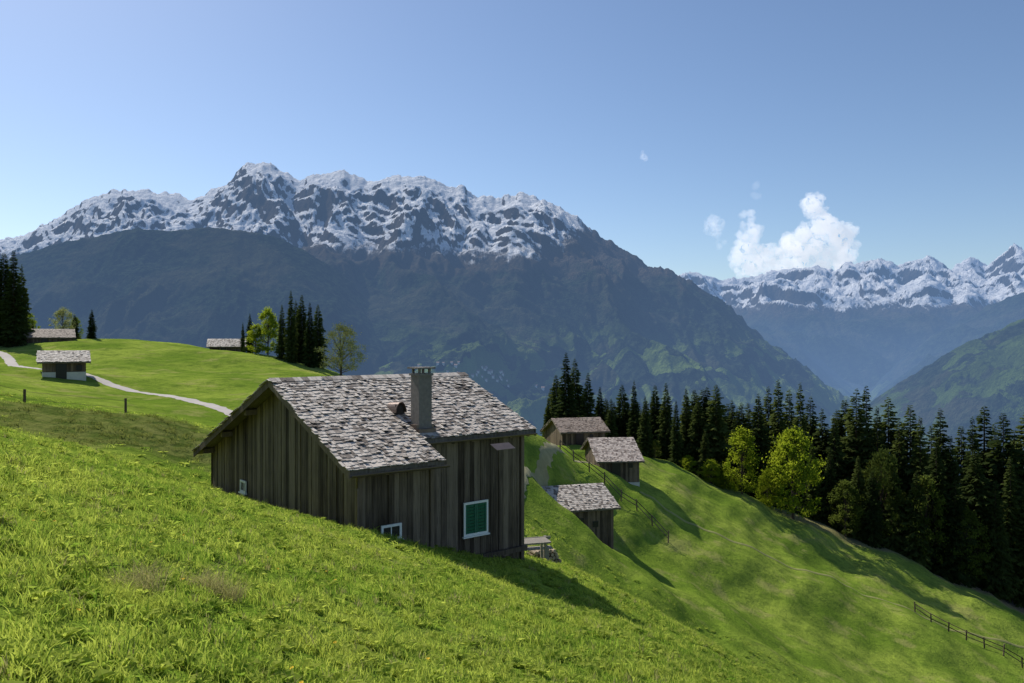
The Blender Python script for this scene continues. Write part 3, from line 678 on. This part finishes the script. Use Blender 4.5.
def small_hut(name,org,th,L,wf,wb,tp,zbot,roof,wall,basemat=None,baseh=0):
    O=empty(name,(org[0],org[1],0),math.radians(th));zr=org[2]
    rz=lambda y:zr-abs(y)*tp;un=lambda y:rz(y)-.16
    b=MB()
    for sg,w in ((-1,wf),(1,wb)):
        b.hexa([(.02,sg*.002,zr-.12),(L-.02,sg*.002,zr-.12),(L-.02,sg*w,rz(w)-.12),(.02,sg*w,rz(w)-.12),(.02,sg*.002,zr),(L-.02,sg*.002,zr),(L-.02,sg*w,rz(w)),(.02,sg*w,rz(w))],.3)
    for xx in (-.03,L-.02):
        for sg,e in ((-1,wf),(1,wb)):
            b.hexa([(xx,0,zr-.2),(xx+.05,0,zr-.2),(xx+.05,sg*(e+.03),rz(e)-.2),(xx,sg*(e+.03),rz(e)-.2),(xx,0,zr+.02),(xx+.05,0,zr+.02),(xx+.05,sg*(e+.03),rz(e)+.02),(xx,sg*(e+.03),rz(e)+.02)])
    b.obj('roof_deck',woodg,O)
    b=MB();shingle_slope(b,-.02,L+.02,0,wf,-1,zr,tp,.27,.12,.28,.025);shingle_slope(b,-.02,L+.02,0,wb,1,zr,tp,.3,.25,.5,.03);b.obj('roof_shingles',roof,O)
    x0,x1=.45,L-.45;yf,yb=-(wf-.5),wb-.5
    b=MB()
    b.hexa([(x0,yf,zbot),(x1,yf,zbot),(x1,0,zbot),(x0,0,zbot),(x0,yf,un(yf)-.03),(x1,yf,un(yf)-.03),(x1,0,un(0)-.03),(x0,0,un(0)-.03)])
    b.hexa([(x0,.002,zbot),(x1,.002,zbot),(x1,yb,zbot),(x0,yb,zbot),(x0,.002,un(0)-.03),(x1,.002,un(0)-.03),(x1,yb,un(yb)-.03),(x0,yb,un(yb)-.03)])
    b.obj('wall_core',darkm,O)
    b=MB();zw=zbot+baseh
    boards(b,'y',x0-.003,yf,0,zw,un,.24,-1);boards(b,'y',x0-.003,0,yb,zw,un,.24,-1);boards(b,'y',x1+.003,yf,yb,zw,un,.24,1)
    boards(b,'x',yf-.003,x0,x1,zw,lambda a:un(yf),.24,-1);boards(b,'x',yb+.003,x0,x1,zw,lambda a:un(yb),.24,1)
    b.obj('board_walls',wall,O)
    if baseh:
        b=MB();g=.07
        b.box(x0-g,x1+g,yf-g,yf-.004,zbot,zw-.04);b.box(x0-g,x0-.004,yf,yb,zbot,zw-.04);b.box(x1+.004,x1+g,yf,yb,zbot,zw-.04);b.box(x0-g,x1+g,yb+.004,yb+g,zbot,zw-.04)
        b.obj('masonry_base',basemat,O)
    b=MB();zg=float(H(org[0]+.5*L*math.cos(math.radians(th))+wf*math.sin(math.radians(th)),org[1]+.5*L*math.sin(math.radians(th))-wf*math.cos(math.radians(th))))
    xm=x0+(x1-x0)*.3;b.box(xm,xm+.95,yf-.11,yf-.075,zg-.3,min(zg+1.75,un(yf)-.15));b.box(xm+1.8,xm+2.3,yf-.11,yf-.075,zg+.9,min(zg+1.4,un(yf)-.2));b.obj('door_and_hatch',darkm,O)
    return O
small_hut('wooden_barn',P(538,487,70),18,6.2,3.6,4.4,.42,-19.5,shing,wood2)
small_hut('wooden_barn',P(588,438,90),6,5.2,4.7,4.2,.43,-19,shingle_mat('pink_shingles',(.15,.11,.09),(.52,.44,.38)),wood2,plaster,3.8)
small_hut('wooden_barn',P(552,418.5,100),15,6.4,3.4,5,.42,-16,shing2,wood2)
small_hut('masonry_shed',P(38,351,80),30,4.6,2.6,2.4,.42,-6,shing,wood2,plaster,3.0)
small_hut('farmhouse',P(24,329,132),32,7.4,3.2,3.6,.45,-4,shing2,wood2,plaster,2.5)
small_hut('wooden_barn',P(208,339,138),18,6.6,3.2,3.2,.42,-6,shing,wood2)

# ------------------------------------------------------------ road, tracks
def smooth(pts,n=12):
    p=np.array(pts,float);p=np.vstack([2*p[0]-p[1],p,2*p[-1]-p[-2]]);o=[]
    for i in range(1,len(p)-2):
        for k in range(n):
            t_=k/n;a,b_,c_,d_=p[i-1:i+3]
            o.append(.5*((2*b_)+(-a+c_)*t_+(2*a-5*b_+4*c_-d_)*t_**2+(-a+3*b_-3*c_+d_)*t_**3))
    o.append(p[-2]);return np.array(o)
def road(name,pts,w,mat,lift=.07,rag=.12):
    q=smooth(pts,24);d=np.gradient(q,axis=0);d/=np.linalg.norm(d,axis=1)[:,None]+1e-9;nn=np.c_[-d[:,1],d[:,0]]
    u=np.linspace(-.5,.5,5);X=q[:,0,None]+nn[:,0,None]*(u*w);Y=q[:,1,None]+nn[:,1,None]*(u*w)
    X=X+rag*w*fbm(X*1.3,Y*1.3,2,5)*(np.abs(u)>.4);Z=H(X,Y)+lift-(np.abs(u)>.4)*(lift*.8)
    return link(name,mesh_np(name,np.stack([X,Y,Z],-1).reshape(-1,3),grid_quads(len(q),5)[:,::-1]),[mat])
gravel=simple('road_gravel',(.42,.38,.34),.2,2,.95,.02)
dirt=simple('track_dirt',(.29,.26,.13),.45,1.2,.95,.03)
def XY(px,d): return (tb(px)*d,d)
road('road',[XY(-60,128),XY(-10,122),XY(8,115),XY(12,107),XY(26,96),XY(75,86),XY(110,81),XY(150,76),XY(180,71),XY(212,66),XY(250,60)],1.3,gravel)
road('dirt_track',[XY(500,50),XY(517,56),XY(524,62),XY(536,68),XY(552,77),XY(572,84),XY(590,86)],.9,dirt,.12,.35)
road('footpath',[XY(640,84),XY(690,84),XY(760,84),XY(850,86),XY(930,86),XY(1024,88),XY(1100,90)],.5,simple('worn_grass',(.25,.25,.08),.3,1.5,.95,.03),.07,.3)

# ------------------------------------------------------------ fences
def fence(name,pts,h,sp,rails,mat,r=.05,wire=False):
    q=smooth(pts,20);seg=np.r_[0,np.cumsum(np.linalg.norm(np.diff(q,axis=0),axis=1))]
    n=max(2,int(seg[-1]/sp)+1);s=np.linspace(0,seg[-1],n);x=np.interp(s,seg,q[:,0]);y=np.interp(s,seg,q[:,1]);z=H(x,y)
    b=MB();tops=[]
    for i in range(n):
        hh=h*random.uniform(.9,1.12);t_=(x[i]+random.uniform(-.08,.08),y[i]+random.uniform(-.06,.06),z[i]+hh)
        b.tube((x[i],y[i],z[i]-.4),t_,r,r*.85,7);tops.append((x[i],y[i],z[i]))
    for i in range(n-1):
        for rh in rails:
            j=random.uniform(-.05,.05) if not wire else 0
            rr=.008 if wire else r*.6
            b.tube((tops[i][0],tops[i][1]-r,tops[i][2]+rh*h+j),(tops[i+1][0],tops[i+1][1]-r,tops[i+1][2]+rh*h-j),rr,rr,5)
    return b.obj(name,mat)
random.seed(3)
fence('wooden_fence',[XY(560,79),XY(582,80),XY(605,79),XY(635,78),XY(668,76)],1.1,1.5,(.45,.85),wood2,.07)
fence('wooden_fence',[XY(915,86),XY(960,83),XY(1030,80),XY(1100,78)],1.1,1.6,(.45,.85),wood2,.08)
fence('pasture_fence',[XY(-40,36),XY(5,38),XY(40,44),XY(126,47)],1.2,5.5,(.5,.85),wood2,.08,True)

# ------------------------------------------------------------ things beside the hut
random.seed(8)
def gz(x,y): return float(H(x,y))
O=empty('firewood_stack',(1.25,33.,gz(1.25,33.)),math.radians(25))
b=MB()
for r in range(4):
    for i in range(9-r):
        x=-.7+i*.17+r*.085;b.tube((x,-.3+random.uniform(-.05,.05),.08+r*.145),(x,.3,.08+r*.145),.075,.075,7)
b.obj('logs',wood_mat('split_logs',(.14,.10,.06),(.42,.34,.25)),O)
O=empty('garden_bench',(.85,31.8,gz(.85,31.8)),math.radians(15))
b=MB()
for x in (-.6,.5):
    b.box(x,x+.1,-.2,-.1,-.3,.42);b.box(x,x+.1,.15,.25,-.3,.85)
for i in range(3): b.box(-.75,.75,-.24+i*.15,-.12+i*.15,.421,.46)
for i in range(2): b.box(-.75,.75,.10,.147,.55+i*.18,.67+i*.18)
b.obj('bench_frame',simple('bleached_wood',(.26,.23,.19),.3,6),O)
O=empty('garden_table',(.75,30.2,gz(.75,30.2)),math.radians(15))
b=MB()
for x in (-.5,.42):
    for y in (-.3,.2): b.box(x,x+.08,y,y+.08,-.3,.60)
for i in range(5): b.box(-.65,.65,-.4+i*.16,-.26+i*.16,.601,.64)
b.obj('table_frame',bpy.data.materials['bleached_wood'],O)

# ------------------------------------------------------------ village on the far valley slope
b=MB();random.seed(9)
r2=MB()
for i in range(60):
    c0,cy0=random.choice([(470,378),(488,374),(500,380),(450,366),(560,386)]);t0=tb(c0)+random.gauss(0,.012)
    j=int((t0+1.25)/2.6*1499);j=max(0,min(1499,j));col=MZ[:,j]
    ang=-(random.gauss(cy0,4)-341.5)/F
    vis=np.where(col/MY[:,j]>ang)[0]
    if len(vis)==0: continue
    i0=vis[0];x,y,z=MX[i0,j],MY[i0,j],MZ[i0,j]
    w=random.uniform(8,14);l=w*1.3;h=random.uniform(4,6)
    b.box(x-w/2,x+w/2,y-l/2,y+l/2,z-8,z+h)
    r2.hexa([(x-w*.62,y-l*.6,z+h-.5),(x+w*.62,y-l*.6,z+h-.5),(x+w*.62,y,z+h+w*.4),(x-w*.62,y,z+h+w*.4),(x-w*.62,y-l*.6,z+h),(x+w*.62,y-l*.6,z+h),(x+w*.62,y,z+h+w*.4+.5),(x-w*.62,y,z+h+w*.4+.5)])
V=empty('village',(0,0,0),0)
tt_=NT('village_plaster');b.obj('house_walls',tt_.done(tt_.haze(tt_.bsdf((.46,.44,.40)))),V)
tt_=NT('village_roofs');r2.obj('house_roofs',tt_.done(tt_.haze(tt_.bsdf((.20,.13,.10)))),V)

# ------------------------------------------------------------ light, sky, camera
AZ=math.radians(-43);EL=math.radians(45)
sd=Vector((math.sin(AZ)*math.cos(EL),math.cos(AZ)*math.cos(EL),math.sin(EL)))
ld=bpy.data.lights.new('sun','SUN');ld.energy=5.0;ld.angle=math.radians(.5);ld.color=(1,.95,.86)
lo=bpy.data.objects.new('sun',ld);S.collection.objects.link(lo);lo.rotation_euler=(-sd).to_track_quat('-Z','Y').to_euler()
w=bpy.data.worlds.new('World');S.world=w;w.use_nodes=True;nt=w.node_tree;nt.nodes.clear()
sk=nt.nodes.new('ShaderNodeTexSky');sk.sky_type='NISHITA';sk.sun_disc=False;sk.sun_elevation=EL;sk.sun_rotation=AZ
sk.altitude=1200;sk.air_density=1.0;sk.dust_density=1.4;sk.ozone_density=3.5
bg=nt.nodes.new('ShaderNodeBackground');bg.inputs[1].default_value=.122
wo=nt.nodes.new('ShaderNodeOutputWorld');nt.links.new(sk.outputs[0],bg.inputs[0]);nt.links.new(bg.outputs[0],wo.inputs[0])
cd=bpy.data.cameras.new('camera');cd.lens=28;cd.sensor_width=36;cd.clip_start=.1;cd.clip_end=120000
cam=bpy.data.objects.new('camera',cd);S.collection.objects.link(cam);cam.location=(0,0,0);cam.rotation_euler=(math.pi/2,0,0)
S.camera=cam
